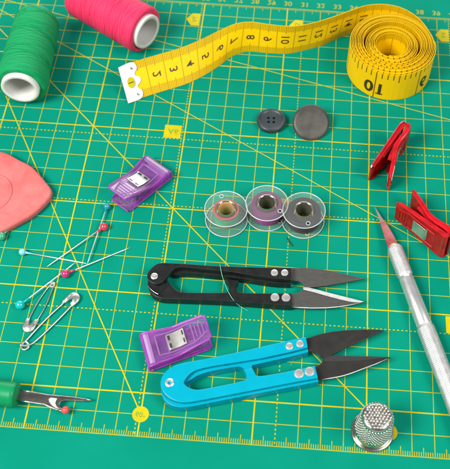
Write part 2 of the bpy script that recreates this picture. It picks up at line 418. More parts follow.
def tape_mat(name, kind):
    m = mat(name, (.9, .6, .002), .5, spec=.2); b = m.node_tree.nodes['Principled BSDF']
    uv = N(m, 'ShaderNodeUVMap'); sp = N(m, 'ShaderNodeSeparateXYZ'); LK(m, uv.outputs[0], sp.inputs[0])
    def mth(op, a, bb=None, c=None):
        n = N(m, 'ShaderNodeMath', operation=op)
        for i, x in enumerate((a, bb, c)):
            if x is None: continue
            if isinstance(x, (int, float)): n.inputs[i].default_value = x
            else: LK(m, x, n.inputs[i])
        return n.outputs[0]
    s, v = sp.outputs['X'], sp.outputs['Y']
    d = mth('ABSOLUTE', mth('SUBTRACT', v, .5))
    def ticks(period, width, phase=0): return mth('LESS_THAN', mth('FRACT', mth('ADD', mth('DIVIDE', s, period), phase)), width / period)
    if kind == 'cm':
        a1 = mth('MULTIPLY', ticks(.1, .036), mth('GREATER_THAN', d, .285))
        a2 = mth('MULTIPLY', ticks(.5, .035, .2), mth('GREATER_THAN', d, .23))
        a3 = mth('MULTIPLY', ticks(1.0, .035, .6), mth('LESS_THAN', d, .29))
        edge = mth('MULTIPLY', mth('GREATER_THAN', d, .285), .18)
        allm = mth('MAXIMUM', mth('MAXIMUM', mth('MULTIPLY', a1, .62), mth('MULTIPLY', a2, .8)), mth('MAXIMUM', mth('MULTIPLY', a3, .75), edge))
    elif kind == 'inch':
        a1 = mth('MULTIPLY', ticks(.3175, .06, INCH), mth('GREATER_THAN', v, .80))
        a2 = mth('MULTIPLY', ticks(1.27, .065, INCH / 4), mth('GREATER_THAN', v, .70))
        a3 = ticks(2.54, .065, INCH / 8)
        allm = mth('MAXIMUM', a1, mth('MAXIMUM', a2, a3)); allm = mth('MULTIPLY', allm, .92)
    else:
        allm = mth('MULTIPLY', ticks(.12, .05), .55)
    nz = N(m, 'ShaderNodeTexNoise'); nz.inputs['Scale'].default_value = 150; tc = N(m, 'ShaderNodeTexCoord'); LK(m, tc.outputs['Object'], nz.inputs['Vector'])
    cr = N(m, 'ShaderNodeValToRGB'); cr.color_ramp.elements[0].color = (.88, .53, .0, 1); cr.color_ramp.elements[1].color = (.96, .60, .0, 1)
    LK(m, nz.outputs['Fac'], cr.inputs[0])
    mx = N(m, 'ShaderNodeMix'); mx.data_type = 'RGBA'; LK(m, allm, mx.inputs[0]); LK(m, cr.outputs[0], mx.inputs[6])
    mx.inputs[7].default_value = (.07, .045, .004, 1) if kind != 'edge' else (.30, .17, .002, 1)
    LK(m, mx.outputs[2], b.inputs['Base Color']); return m
# arc length where the front of the outer turn shows the inch figure 10
import bisect
def s_of_px(px, py):
    best = None
    i_end = next(i for i in range(NS) if ss[i] > ss[-1] * .0 and i >= 160)
    q = at(px, py, 1.0)
    for i in range(160, 160 + 46):
        c = (lo[i] + hi[i]) / 2
        dd = abs(math.atan2(c.y - RC.y, c.x - RC.x) - math.atan2(q.y - RC.y, q.x - RC.x))
        if best is None or dd < best[0]: best = (dd, ss[i])
    return best[1]
S10 = s_of_px(376, 90)
INCH = (-(S10 - .03) / .3175)
INCH = INCH % 8
tm = MB()
vs = []; uvs = []; fs = []; fm = []
WN = 7                              # divisions across the band, so that it twists smoothly
for i in range(NS):
    n = NRM[i] * (TT / 2)
    for sg in (1, -1):
        for j in range(WN + 1):
            vs.append(lo[i].lerp(hi[i], j / WN) + n * sg); uvs.append((ss[i], j / WN))
K = 2 * (WN + 1)
for i in range(NS - 1):
    a = i * K; b = a + K; c_ = WN + 1
    for j in range(WN):
        fs += [(a + j, b + j, b + j + 1, a + j + 1), (a + c_ + j, a + c_ + j + 1, b + c_ + j + 1, b + c_ + j)]; fm += [0, 1]
    fs += [(a + WN, b + WN, b + c_ + WN, a + c_ + WN), (a, a + c_, b + c_, b)]; fm += [2, 2]
for a in (0, (NS - 1) * K):
    for j in range(WN): fs.append((a + j, a + j + 1, a + WN + 1 + j + 1, a + WN + 1 + j)); fm.append(2)
tm.add(vs, fs, 0, uvs); tm.m = fm
tb_ = tm.build('tape_band', [tape_mat('tape_centimetre_side', 'cm'), tape_mat('tape_inch_side', 'inch'), tape_mat('tape_edge', 'edge')], tape)
M['ink'] = mat('ink_dark', (.045, .03, .004), .5)
tn = MB()
for n in range(2, 19):
    vs, fs = text2d(str(n), .66, .012, 5)
    # figures run across the band and read mirrored, as in the photograph
    tn.add([strip(n - .1 - p.y, W / 2 - p.x, TT / 2 + .006) for p in vs], fs)
tn.build('printed_numbers', M['ink'], tape)
for fig in ((('1', S10 - .30), ('0', S10 + .36)), (('9', S10 - 2.54 - .42),)):
    tf = MB()
    for n, sx in fig:
        vs, fs = text2d(n, 1.15, .03, 5)
        tf.add([strip(sx + p.x, W * .37 + p.y, -TT / 2 - .006) for p in vs], fs)
        if n == '1': tf.add([strip(sx + q * .2, W * .37 - .41 + e, -TT / 2 - .0065) for e in (0, .09) for q in (-1, -.33, .33, 1)], [(0, 1, 5, 4), (1, 2, 6, 5), (2, 3, 7, 6)])
    tf.build('inch_figure', M['ink'], tape)
# metal end
M['white_metal'] = noisy(mat('white_enamel', (.78, .78, .77), .35), (.74, .74, .73), (.82, .82, .81), 90)
pl = [(-.08, .0), (.62, -.03), (.86, .12), (.9, .38), (.74, .55), (.72, .72), (.9, .85), (.97, 1.0), (.9, 1.15), (.72, 1.28), (.74, 1.45), (.9, 1.62), (.86, 1.88), (.62, 2.03), (-.08, 2.0)]
pl = [(p.x, p.y) for p in catmull([(a, b, 0) for a, b in pl], 4)]
ep = MB(); top = [strip(max(a, .001), b, TT / 2 + .05) + (strip(.3, b, 0) - strip(.0, b, 0)).normalized() * min(a, 0) for a, b in pl]
bot = [strip(max(a, .001), b, -TT / 2 - .05) + (strip(.3, b, 0) - strip(.0, b, 0)).normalized() * min(a, 0) for a, b in pl]
n = len(pl)
ep.add(top + bot, [list(range(n))[::-1], list(range(n, 2 * n))] + [(i, (i + 1) % n, (i + 1) % n + n, i + n) for i in range(n)])
ep = ep.build('metal_end', M['white_metal'], tape, bevel=.02)
bd = MB()
bd.add([strip(.38 + .21 * math.cos(a * math.pi / 12), 1.0 + .30 * math.sin(a * math.pi / 12), TT / 2 + .10) for a in range(24)], [list(range(24))], 0)
vs, fs = text2d('1', .40, .015)
bd.add([strip(.38 - p.y, 1.0 - p.x, TT / 2 + .108) for p in vs], fs, 1)
b_ = bd.build('number_badge', [M['printbold'], M['ink']], tape); 
for w_ in (.28, 1.72):
    c = strip(.62, w_, TT / 2 + .05); nn = (strip(.62, w_, 1) - strip(.62, w_, 0)).normalized()
    mb = MB().lathe([(.075, 0), (.075, .02), (.03, .03), (.02, .0), (.0, .0)], 16)
    mb.xf(Matrix.Translation(c) @ nn.to_track_quat('Z', 'Y').to_matrix().to_4x4()); mb.build('rivet', M['steel'], tape, smooth=40)

# ------------------------------------------------------------------ buttons
M['btn'] = noisy(mat('button_dark', (.03, .04, .047), .42), (.022, .032, .038), (.04, .05, .056), 120, 5, rough=(.3, .45))
c = g(29.62, 8.97)
bt = MB(); R_ = .78
# four-hole disc: rings of quads with round holes cut by a polygon bridge
bm = bmesh.new()
def disc_with_holes(R, holes, hr, z, n=48, hn=14):
    """triangulated disc with round holes"""
    bm = bmesh.new(); edges = []
    def loop(cx_, cy_, r, k):
        v = [bm.verts.new((cx_ + r * math.cos(2 * math.pi * i / k), cy_ + r * math.sin(2 * math.pi * i / k), z)) for i in range(k)]
        return [bm.edges.new((v[i], v[(i + 1) % k])) for i in range(k)]
    edges += loop(0, 0, R, n)
    for q in holes: edges += loop(q[0], q[1], q[2] if len(q) > 2 else hr, 36 if len(q) > 2 else hn)
    bmesh.ops.triangle_fill(bm, use_beauty=True, edges=edges)
    bm.verts.index_update()
    out = ([v.co.copy() for v in bm.verts], [[v.index for v in f.verts] for f in bm.faces]); bm.free()
    return out
def button(c, R, th):
    holes = [(.14, .13), (-.16, .12), (-.13, -.16), (.15, -.15)]; hr = .085
    root = thing('button', 'dark grey four-hole button lying flat with raised rim', 'button', c)
    mb = MB(); vs, fs = disc_with_holes(R * .72, holes, hr, th - .07); mb.add(vs, fs)
    for hx, hy in holes:
        k = 14; ring = []
        for zz in (th - .07, 0.04):
            ring += [(hx + hr * math.cos(2 * math.pi * i / k), hy + hr * math.sin(2 * math.pi * i / k), zz) for i in range(k)]
        mb.add(ring, [(i, (i + 1) % k, (i + 1) % k + k, i + k) for i in range(k)] + [list(range(k, 2 * k))])
    mb.lathe([(R * .72, th - .07), (R * .80, th - .03), (R * .86, th), (R * .93, th - .01), (R, th - .08), (R, th - .16), (R * .93, .02), (R * .8, 0.0), (0, 0)], 56, cap=False)
    mb.xf(Matrix.Translation(c)); mb.build('button_disc', M['btn'], root, smooth=50)
button(c, .80, .36)
M['btn2'] = noisy(mat('button_gunmetal', (.08, .075, .065), .5, .4), (.055, .052, .046), (.115, .105, .09), 130, 6, .12, 500, (.42, .6))
c = at(311, 122.5, .55)
root = thing('button', 'plain gunmetal shank button leaning, larger than the four-hole one', 'button', (c.x, c.y, 0))
mb = MB().lathe([(0, .06), (.80, .055), (.90, .035), (.97, -.02), (1.0, -.09), (.97, -.14), (.86, -.16), (0, -.16)], 60)
Rm = Matrix.Translation(c) @ Matrix.Rotation(math.radians(30), 4, 'X') @ Matrix.Rotation(math.radians(3), 4, 'Y')
mb.xf(Rm); mb.build('button_disc', M['btn2'], root, smooth=45)
mb = MB().lathe([(.3, -.1), (.28, -.35), (.22, -.42), (0, -.42)], 24).xf(Rm); mb.build('button_shank', M['btn2'], root, smooth=40)

# ------------------------------------------------------------------ bobbins
M['bob'] = clear('bobbin_plastic', (1.0, 1.0, 1.0), .05, (.9, .95, .93), .045, 1.3)
M['bobrim'] = clear('bobbin_rim', (.92, .96, .95), .08, (.95, .97, .96), .40)
M['hub'] = clear('bobbin_hub', (.94, .92, .84), .04, (.75, .70, .50), .14, 1.8)  # warm tint paints a brass-like glint into the clear hub
def bobbin(px, py, tr, tm_, ring, holeang, label):
    c = at(px, py, 1.05); c = Vector((c.x, c.y, 0)); R = 1.06; H = 1.05
    root = thing('bobbin', label, 'bobbin', c, 'clear plastic bobbins in a row')
    T = Matrix.Translation(c)
    hole = (.80 * math.cos(holeang), .80 * math.sin(holeang))
    for z0 in (0.02, H - .09):
        mb = MB()
        vs, fs = disc_with_holes(R - .03, [hole, (0, 0, .45)], .095, z0 + .08, 60, 14); mb.add(vs, fs, 0)
        # drop the faces over the hub opening
        keep = []
        mb.f = [f for f in mb.f if True]
        vs, fs = disc_with_holes(R - .03, [hole, (0, 0, .45)], .095, z0, 60, 14); mb.add(vs, [f[::-1] for f in fs], 0)
        mb.xf(T); fl = mb.build('flange', M['bob'], root)
        rm = MB(); 
        rm.tube([(R * math.cos(a * math.pi / 36), R * math.sin(a * math.pi / 36), z0 + .04) for a in range(72)], .034, 8, 0, True)
        rm.tube([(hole[0] + .1 * math.cos(a * math.pi / 8), hole[1] + .1 * math.sin(a * math.pi / 8), z0 + .04) for a in range(16)], .03, 6, 0, True)
        rm.xf(T); rm.build('rim', M['bobrim'], fl, smooth=180)
    hb = MB().lathe([(.40, .0), (.40, H), (.44, H + .03), (.50, H + .01), (.53, H - .05), (.53, .06), (.47, 0)], 40, closed=True).xf(T)
    hb.build('hub', M['hub'], root, smooth=40)
    if ring:
        MB().lathe([(.34, .06), (.34, H - .12), (.385, H - .02), (.395, H - .02), (.395, .06)], 36, closed=True).xf(T).build('hub_gold_glint', M['brass'], root, smooth=40)  # added lining whose colour paints the gold reflection inside the hub
    th_ = MB()
    pr = [(.56, .12)]
    for i in range(41): pr.append((tr + (.012 if i % 2 else -.012) + random.uniform(-.006, .006) - .03 * abs(i - 20) / 20, .13 + (H - .26) * i / 40))
    for i in range(1, 8): pr.append((tr - .03 - (tr - .59) * i / 8, H - .125 + (.010 if i % 2 else -.004)))
    pr.append((.56, H - .12))
    th_.lathe(pr, 48, closed=True).xf(T); th_.build('wound_thread', tm_, root, smooth=60)
    if ring:
        MB().lathe([(.54, H - .125), (.635, H - .125), (.64, H - .1), (.54, H - .1)], 40, closed=True).xf(T).build('top_thread', ring, root)
    return root
def tm(name, c1, c2): return noisy(mat(name, c1, .6), c1, c2, 90, 4, .6, 900, None, (1, 1, 14))
M['tg'] = tm('bobbin_green', (.003, .26, .11), (.012, .36, .17)); M['tp'] = tm('bobbin_purple', (.15, .018, .115), (.25, .045, .19)); M['tk'] = tm('bobbin_black', (.010, .0105, .012), (.026, .026, .028))
M['tr'] = mat('bobbin_red', (.6, .06, .05), .6)
M['brass'] = mat('brass', (.85, .66, .34), .38, .8)
b1 = bobbin(226, 208.3, .62, M['tg'], M['tr'], math.radians(112), 'clear bobbin with green thread and a red ring round its hub, left end')
bobbin(267, 202.5, .80, M['tp'], None, math.radians(-32), 'clear bobbin wound with purple thread, between two others')
bobbin(304, 209.7, .86, M['tk'], None, math.radians(-72), 'clear bobbin wound with black thread at the right end')

# ------------------------------------------------------------------ sewing clips
M['pur'] = clear('clip_purple', (.96, .86, .98), .30, (.54, .20, .68), .13, 1.33, 110)
M['purm'] = clear('clip_purple_rib', (.93, .78, .97), .28, (.66, .34, .78), .26, 1.4)
M['redm'] = clear('clip_red_rib', (.93, .22, .22), .14, (.88, .02, .03), .45, 1.7, 150)
M['pure'] = clear('clip_purple_edge_light', (.90, .60, .95), .28, (.70, .10, .80), .34, 1.45, 150)  # brighter than the plates: light piped to the edges, painted as colour
M['purp'] = clear('clip_purple_bar', (.95, .85, .97), .12, (.80, .60, .88), .45, 1.6)
M['redp'] = clear('clip_red_bar', (.92, .25, .25), .12, (.85, .05, .06), .35, 1.6)
M['red'] = clear('clip_red', (.95, .26, .26), .14, (.92, .004, .012), .42, 1.55, 130)
M['rede'] = clear('clip_red_edge_light', (.94, .2, .2), .14, (.98, .012, .028), .52, 1.8, 150)  # stronger red paints in the light gathered along the plastic's edges
def clip(Mx, m1, m2, m3, m4, label, group, scale=1.0):
    """local: x from the jaws (0) to the handles (3.05), y across, z from one plate to the other"""
    root = thing('sewing_clip', label, 'sewing clip', Mx.to_translation() * 1.0, group)
    L = 3.05; Mx = Mx @ Matrix.Scale(scale, 4)
    def hw(x): return .86 + (.62 - .86) * x / L
    low = catmull([(0.0, 0, .16), (.14, 0, .07), (.5, 0, .06), (1.2, 0, .06), (2.0, 0, .06), (L, 0, .06)], 6)
    upp = catmull([(0.0, 0, .34), (.10, 0, .52), (.5, 0, .60), (1.0, 0, .56), (1.5, 0, .60), (2.1, 0, .84), (L, 0, 1.16)], 6)
    def plate(path, name, sgn):
        mb = MB(); n = len(path); t = .05
        vs = []; fs = []
        for i, p in enumerate(path):
            h = hw(p.x)
            a = path[max(i - 1, 0)]; b = path[min(i + 1, n - 1)]; d = (b - a).normalized(); nn = Vector((-d.z, 0, d.x)) * t
            e = .06 if i in (0, n - 1) else 0
            for y in (-(h - e), h - e):
                for s_ in (1, -1): vs.append((p.x + nn.x * s_, y, p.z + nn.z * s_))
        for i in range(n - 1):
            a = i * 4; b = a + 4
            fs += [(a, a + 2, b + 2, b), (a + 1, b + 1, b + 3, a + 3), (a, b, b + 1, a + 1), (a + 2, a + 3, b + 3, b + 2)]
        fs += [(0, 1, 3, 2), ((n - 1) * 4, (n - 1) * 4 + 2, (n - 1) * 4 + 3, (n - 1) * 4 + 1)]
        mb.add(vs, fs)
        mb.xf(Mx); pobj = mb.build(name, m1, root, bevel=.025)
        # side walls, grip ribs and the jaw bar
        rb = MB(); gr = MB()
        for sy in (-1, 1):
            for i in range(n - 1):
                p, q = path[i], path[i + 1]
                if p.x > L - .12: continue
                hp, hq = hw(p.x) - .03, hw(q.x) - .03; dep = .17
                y0 = sy * hp; y1 = sy * hq; iy0 = sy * (hp - .06); iy1 = sy * (hq - .06)
                z0 = p.z - sgn * .052; z1 = q.z - sgn * .052; dep = .18 * (1 - .55 * p.x / L); dq = .18 * (1 - .55 * q.x / L)
                rb.add([(p.x, y0, z0), (q.x, y1, z1), (q.x, iy1, z1), (p.x, iy0, z0),
                        (p.x, y0, z0 - sgn * dep), (q.x, y1, z1 - sgn * dq), (q.x, iy1, z1 - sgn * dq), (p.x, iy0, z0 - sgn * dep)],
                       [(4, 5, 6, 7), (0, 1, 5, 4), (2, 3, 7, 6)] + ([(0, 4, 7, 3)] if i == 0 else []))
        def zat(x):
            for i in range(n - 1):
                if path[i].x <= x <= path[i + 1].x:
                    return path[i].z + (path[i + 1].z - path[i].z) * (x - path[i].x) / max(path[i + 1].x - path[i].x, 1e-6)
            return path[-1].z
        for x in (2.45, 2.62, 2.79): gr.box((x, 0, zat(x) + sgn * .062), (.05, .62, .035))
        for y in (-.33, .33): gr.box((2.1, y, zat(2.1) - sgn * .1), (.75, .04, .09), R=Matrix.Rotation(-math.atan2(zat(2.4) - zat(1.8), .6), 3, 'Y'))
        # rounded beads along every free edge, rails beside the spring and the window's end bar
        for sy in (-1, 1):
            rb.tube([(p.x, sy * (hw(p.x) - .015), p.z) for p in path[:-1]], .05, 8)
            gr.tube([(x, sy * .50, zat(x) + sgn * .055) for x in (.62, .9, 1.2, 1.6, 2.0, 2.3)], .04, 6)
            gr.box((1.45, sy * .56, zat(1.45) - sgn * .14), (1.5, .05, .2), R=Matrix.Rotation(-math.atan2(zat(2.1) - zat(.8), 1.3), 3, 'Y'))
            gr.tube([(2.3, sy * .5, zat(2.3) + sgn * .05), (2.95, sy * .22, zat(2.95) + sgn * .05)], .032, 6)
        gr.tube([(.62, -.5, zat(.62) + sgn * .055), (.62, .5, zat(.62) + sgn * .055)], .04, 6)
        gr.tube([(2.3, -.5, zat(2.3) + sgn * .055), (2.3, .5, zat(2.3) + sgn * .055)], .035, 6)
        rb.tube([(L - .02, -(hw(L) - .05), zat(L)), (L - .02, hw(L) - .05, zat(L))], .045, 8)
        rb.tube([(.05, -.82, zat(.05) + sgn * .0), (.05, .82, zat(.05))], .06, 8)
        jb = MB(); jb.box((.24, 0, zat(.24) - sgn * .02), (.26, 1.5, .14)); jb.xf(Mx); jb.build('jaw_bar', m3, pobj, bevel=.03)
        rb.xf(Mx); rb.build('edge_rib', m2, pobj)
        gr.xf(Mx); gr.build('grip_rib', m4, pobj)
        return zat
    zl = plate(low, 'lower_jaw', -1)
    zu = plate(upp, 'upper_jaw', 1)
    # bent spring steel: plates outside, loop inside
    sp = MB()
    def ribbon(pts, hwid, t):
        vs = []; fs = []; n = len(pts)
        for i, p in enumerate(pts):
            a = Vector(pts[max(i - 1, 0)]); b = Vector(pts[min(i + 1, n - 1)]); d = (b - a).normalized(); nn = Vector((-d.z, 0, d.x)) * t / 2
            for y in (-hwid, hwid):
                for s_ in (1, -1): vs.append((p[0] + nn.x * s_, y, p[2] + nn.z * s_))
        for i in range(n - 1):
            a = i * 4; b = a + 4
            fs += [(a, a + 2, b + 2, b), (a + 1, b + 1, b + 3, a + 3), (a, b, b + 1, a + 1), (a + 2, a + 3, b + 3, b + 2)]
        fs += [(0, 1, 3, 2), ((n - 1) * 4, (n - 1) * 4 + 2, (n - 1) * 4 + 3, (n - 1) * 4 + 1)]
        sp.add(vs, fs)
    k = .085
    pts = [(1.95, 0, zu(1.95) + .02), (1.93, 0, zu(1.93) + k + .02)] + [(x, 0, zu(x) + k + .012) for x in (1.8, 1.6, 1.42, 1.25)] + \
          [(1.16, 0, zu(1.16) + .10), (1.10, 0, zu(1.1) + .03), (1.08, 0, .42), (1.15, 0, .34), (1.15, 0, .28), (1.08, 0, .2), (1.08, 0, .02), (1.14, 0, -.035)] + \
          [(x, 0, -.03) for x in (1.3, 1.6, 1.9)]
    ribbon(pts, .40, .035)
    sp.xf(Mx); spo = sp.build('spring', M['springsteel'], root, smooth=50, bevel=.008)
    sl = MB()
    for y in (-.2, .2): sl.box((1.215, y, zu(1.215) + k + .035), (.10, .22, .02))
    for y in (-.2, .2): sl.box((1.86, y, zu(1.86) + k + .032), (.07, .22, .02), R=Matrix.Rotation(-.4, 3, 'Y'))
    sl.xf(Mx); sl.build('spring_slot', M['dark'], spo)
    return root
def flat_M(jaw, handle, zoff=0.0):
    x = (Vector(handle) - Vector(jaw)); x.z = 0; x.normalize(); z = Vector((0, 0, 1)); y = z.cross(x)
    m = Matrix((x, y, z)).transposed().to_4x4(); return Matrix.Translation(Vector((jaw[0], jaw[1], .055 + zoff))) @ m
clip(flat_M(g(24.02, 12.62), g(22.3, 15.1)), M['pur'], M['pure'], M['purp'], M['purm'], 'purple clip with its metal spring up, above and left of the bobbins', 'purple sewing clips')
clip(flat_M(g(24.80, 23.2), g(27.75, 22.0)), M['pur'], M['pure'], M['purp'], M['purm'], 'purple clip touching the turquoise snips, jaw end to the left', 'purple sewing clips')
def side_M(jaw, handle, flip=1, c0=.52):
    """clip resting on one side: width stands up"""
    x = (Vector(handle) - Vector(jaw)); x.z = 0; x.normalize(); up = Vector((0, 0, 1))
    tl = math.atan2(.24, 3.05)
    z = up.cross(x) * flip; y = z.cross(x)
    m = Matrix((x, y, z)).transposed().to_4x4()
    org = Vector((jaw[0], jaw[1], .865)) - z * c0
    rot = Matrix.Rotation(tl, 4, 'Y' if False else 'Z')
    # tilt about local z so that the tapered edge lies on the mat
    sgn = -1 if y.z > 0 else 1
    return Matrix.Translation(org) @ m @ Matrix.Rotation(sgn * tl, 4, 'Z')
clip(side_M(g(36.98, 9.85), g(35.27, 12.85)), M['red'], M['rede'], M['redp'], M['redm'], 'red clip on its side with open handles towards the knife tip, nearer the tape roll', 'red sewing clips', 1.06)
clip(side_M(g(38.95, 16.5), g(36.66, 14.25), -1), M['red'], M['rede'], M['redp'], M['redm'], 'red clip on its side next to the knife blade, spring facing the viewer', 'red sewing clips', 1.06)

# ------------------------------------------------------------------ thread snips
M['blk'] = noisy(mat('snips_black', (.010, .011, .011), .36, spec=.35), (.008, .009, .009), (.016, .017, .017), 220, 5, .05, 900, (.30, .42))
M['blu'] = noisy(mat('snips_turquoise', (.0, .33, .455), .36, spec=.2), (.0, .315, .435), (.0, .345, .475), 120, 4, .03, 600, (.25, .36))
M['blade'] = noisy(mat('blade_grey', (.11, .105, .095), .42, .6), (.118, .114, .104), (.134, .129, .118), 300, 4, .02, 1600, (.36, .48), (1, 3, 1))
M['bladek'] = noisy(mat('blade_black', (.026, .022, .018), .45, .2), (.021, .020, .018), (.029, .027, .024), 170, 6, .06, 900, (.34, .52))
M['bladek2'] = mat('blade_black_bevel', (.055, .055, .056), .40, .4)
M['bevel'] = noisy(mat('ground_edge', (.9, .9, .88), .5, .55), (.68, .68, .66), (.78, .78, .77), 500, 4, rough=(.42, .55))
M['rivet'] = noisy(mat('rivet_steel', (.9, .89, .86), .34, .9), (.86, .85, .82), (.94, .93, .91), 200, 3, rough=(.3, .42))
def P(l, h):
    q = [at(x, y, h) for x, y in l]
    for _ in range(2):             # round the gentle corners, keep the sharp ones
        o = []; n = len(q)
        for i in range(n):
            a, b, c = q[i - 1], q[i], q[(i + 1) % n]; d1 = (b - a); d2 = (c - b)
            t = d1.angle(d2) if d1.length > 1e-6 and d2.length > 1e-6 else 0
            if math.radians(6) < t < math.radians(50):
                o += [b - d1 * .25, b + d2 * .25]
            else: o.append(b)
        q = o
    return q
def smooth_poly(l, n=3): return [(p.x, p.y) for p in catmull([(x, y, 0) for x, y in l], n, True)]
def rivets(parent, l, r, h):
    for (x, y) in l:
        c = at(x, y, h); R = r
        MB().lathe([(R, -.06), (R, .02), (R * .93, .042), (R * .7, .055), (0, .058)], 28).xf(Matrix.Translation(c)).build('rivet', M['rivet'], parent, smooth=35)
def band(edge, width, h0, h1, t=.02):
    """thin ground strip along an edge polyline (pixel pairs outer/inner)"""
# black pair
sn = thing('thread_snips', 'black thread snips with grey steel blades, open, below the bobbins', 'thread snips', at(230, 285, 0), 'thread snips')
h = .82
ua = [(157.5, 262.8), (165, 262.6), (185, 263.6), (212, 265.6), (240, 266.6), (262, 267.2), (291, 267.8), (291, 279.6), (276, 278.6), (250, 274.8), (225, 271), (200, 268.6), (182, 266.5), (173, 268.4), (166.5, 277.5), (161.5, 283), (156.5, 284.2), (150.5, 282.4), (147.3, 278.5), (147, 274), (150, 269.3)]
MB().prism(P(ua, h), .30).build('upper_arm', M['blk'], sn, bevel=.03)
# outer wall of the far arm
wl = [(165, 271), (182, 268.5), (200, 269.6), (225, 272.2), (250, 276), (276, 280), (291, 281), (291, 284), (274, 283.4), (250, 279.6), (222, 276), (200, 273.6), (184, 272.4), (174, 275)]
MB().prism(P(wl, .5), .42).build('upper_arm_web', M['blk'], sn, bevel=.02)
la = [(147.2, 283), (152, 285.5), (157.5, 286.3), (163, 284), (167.5, 279.6), (171, 285), (176, 290), (181, 292.3), (210, 292.6), (226.5, 292.4), (229, 289.5), (229.3, 284.5), (226.8, 280.5), (224.5, 278.3), (238.5, 280.4), (236.6, 283.5), (236.2, 288), (237.5, 291.4), (242, 292.8), (260, 293.1), (290.5, 293.4), (292, 305.6), (275, 304.6), (250, 302.6), (220, 300.6), (190, 299.4), (172, 298.8), (163, 298.6), (155, 296.5), (149.6, 291.5)]
MB().prism(P(la, .58), .5).build('lower_arm', M['blk'], sn, bevel=.035)
# thin steel spring plate between the arms at the pivot
sp = [(147.5, 281), (153, 284.8), (158, 285.5), (164, 280), (166, 287), (161, 292), (155, 292), (149, 287)]
spo = MB().prism(P(sp, .52 + .09), .03).build('spring_plate', M['blk'], sn)
MB().tube(catmull([at(x, y, .625) for x, y in [(147.6, 285.2), (150.5, 288.8), (154.5, 292.2), (158.5, 294.2)]], 5), .02, 6).build('edge', M['steel'], spo, smooth=180)
ub = [(286, 267.6), (293, 267.7), (307, 267.9), (320, 268.9), (332, 271), (344, 273.8), (355, 276.3), (364.4, 278.7), (352, 280.6), (338, 283.2), (326, 285.4), (314, 287), (304, 286.6), (302.8, 283), (299.5, 281), (295, 280.4), (286, 280.3)]
MB().prism(P(ub, .50), .12).build('upper_blade', M['blade'], sn, bevel=.015)
lb = [(286, 294.5), (294, 293.6), (299.5, 292.4), (302.6, 289.8), (303.2, 286), (304.5, 286.2), (316, 289.3), (330, 293), (345, 296.8), (356, 299.5), (364, 301.6), (357, 303.6), (348, 305.4), (338, 307), (326, 307.9), (312, 308.1), (300, 307.6), (292, 306.8), (286, 306)]
lbo = MB().prism(P(lb, .42), .12).build('lower_blade', M['blade'], sn, bevel=.015)
bv = [(303.4, 286.1), (316, 289.3), (330, 293), (345, 296.8), (356, 299.5), (364, 301.6), (360, 302.4), (352, 302), (340, 299.3), (326, 295.6), (313, 291.8), (303.3, 289.6)]
MB().prism(P(bv, .432), .009).build('ground_edge', M['bevel'], lbo)
bv = [(293, 307.2), (300, 307.9), (312, 308.4), (326, 308.2), (338, 307.3), (350, 305.2), (362, 302.3), (350, 304.6), (338, 306.4), (326, 307.3), (312, 307.5), (300, 307)]
MB().prism(P(bv, .430), .007).build('ground_edge', M['bevel'], lbo)
rivets(sn, [(274.4, 272.9), (284.7, 272.9)], .18, h)
rivets(sn, [(274.9, 297.5), (286, 297.8)], .215, .58)
c = at(154.3, 276.3, h); mb = MB().lathe([(.17, -.03), (.17, .03), (.13, .05), (.06, .05), (.05, .02), (0, .02)], 24).xf(Matrix.Translation(c)); sc_ = mb.build('pivot_screw', M['rivet'], sn, smooth=35)

# turquoise pair
sb = thing('thread_snips', 'turquoise thread snips with black blades, open, above the thimble', 'thread snips', at(250, 375, 0), 'thread snips')
h = .85
body = [(160.2, 386), (160.6, 379.5), (163, 374.3), (167.5, 369.3), (174.6, 364.8), (185, 362.2), (205, 358.6), (235, 352.6), (262, 346.3), (285, 341.2), (306, 336.6), (307.8, 347.2), (290, 351.8), (262, 358), (235, 362.4), (212, 366), (196, 369.6), (189.5, 373.6), (185, 379.2), (183.6, 382.2), (186, 385.6), (190.5, 388.4), (197.7, 389.8), (210, 387.6), (235, 382.6), (246.5, 379.8), (246.5, 374), (244.3, 369.5), (252.5, 367.8), (254.6, 372), (256.5, 375.4), (260, 376), (280, 372.8), (300, 368.8), (315, 365.6), (318, 377.8), (295, 381.8), (265, 387.6), (235, 393.5), (205, 399.3), (186, 402.6), (177.5, 401.6), (169, 398), (163, 392)]
bo = MB().prism(P(body, h), .20).build('handle', M['blu'], sb, bevel=.035)
wl = [(176, 371), (196, 370.5), (212, 367.2), (235, 363.6), (262, 359.4), (290, 353.4), (307.8, 348.6), (308.4, 351.8), (290, 356.6), (262, 362.8), (252, 365), (252, 368), (250, 373), (247.5, 378), (244.8, 372), (243.2, 367.5), (240, 366.4), (235, 366.6), (212, 370.6), (198, 374.6), (190, 380), (183, 383)]
MB().prism(P(wl, .62), .55).build('upper_arm_web', M['blu'], sb, bevel=.02)
wl = [(160.6, 389), (168, 398.5), (177, 402.6), (186, 403.4), (205, 400.2), (235, 394.4), (265, 388.6), (295, 382.8), (318, 378.8), (318.6, 381.4), (295, 386), (265, 391.8), (235, 397.6), (205, 403.6), (188, 407), (177, 407.2), (168, 403.5), (162, 396.5)]
MB().prism(P(wl, .60), .52).build('lower_arm_web', M['blu'], sb, bevel=.02)
ub = [(303, 338.8), (308.4, 338), (318, 334.4), (331.6, 331.6), (346, 330), (363, 329.4), (376, 329.4), (384.4, 330.2), (374, 334.6), (363, 339.8), (346, 347.2), (334, 353.6), (327, 356.3), (321, 357.6), (318.5, 354), (314, 351.6), (308, 351), (303, 351.6)]
o = MB().prism(P(ub, .55), .12).build('upper_blade', M['bladek'], sb, bevel=.012)
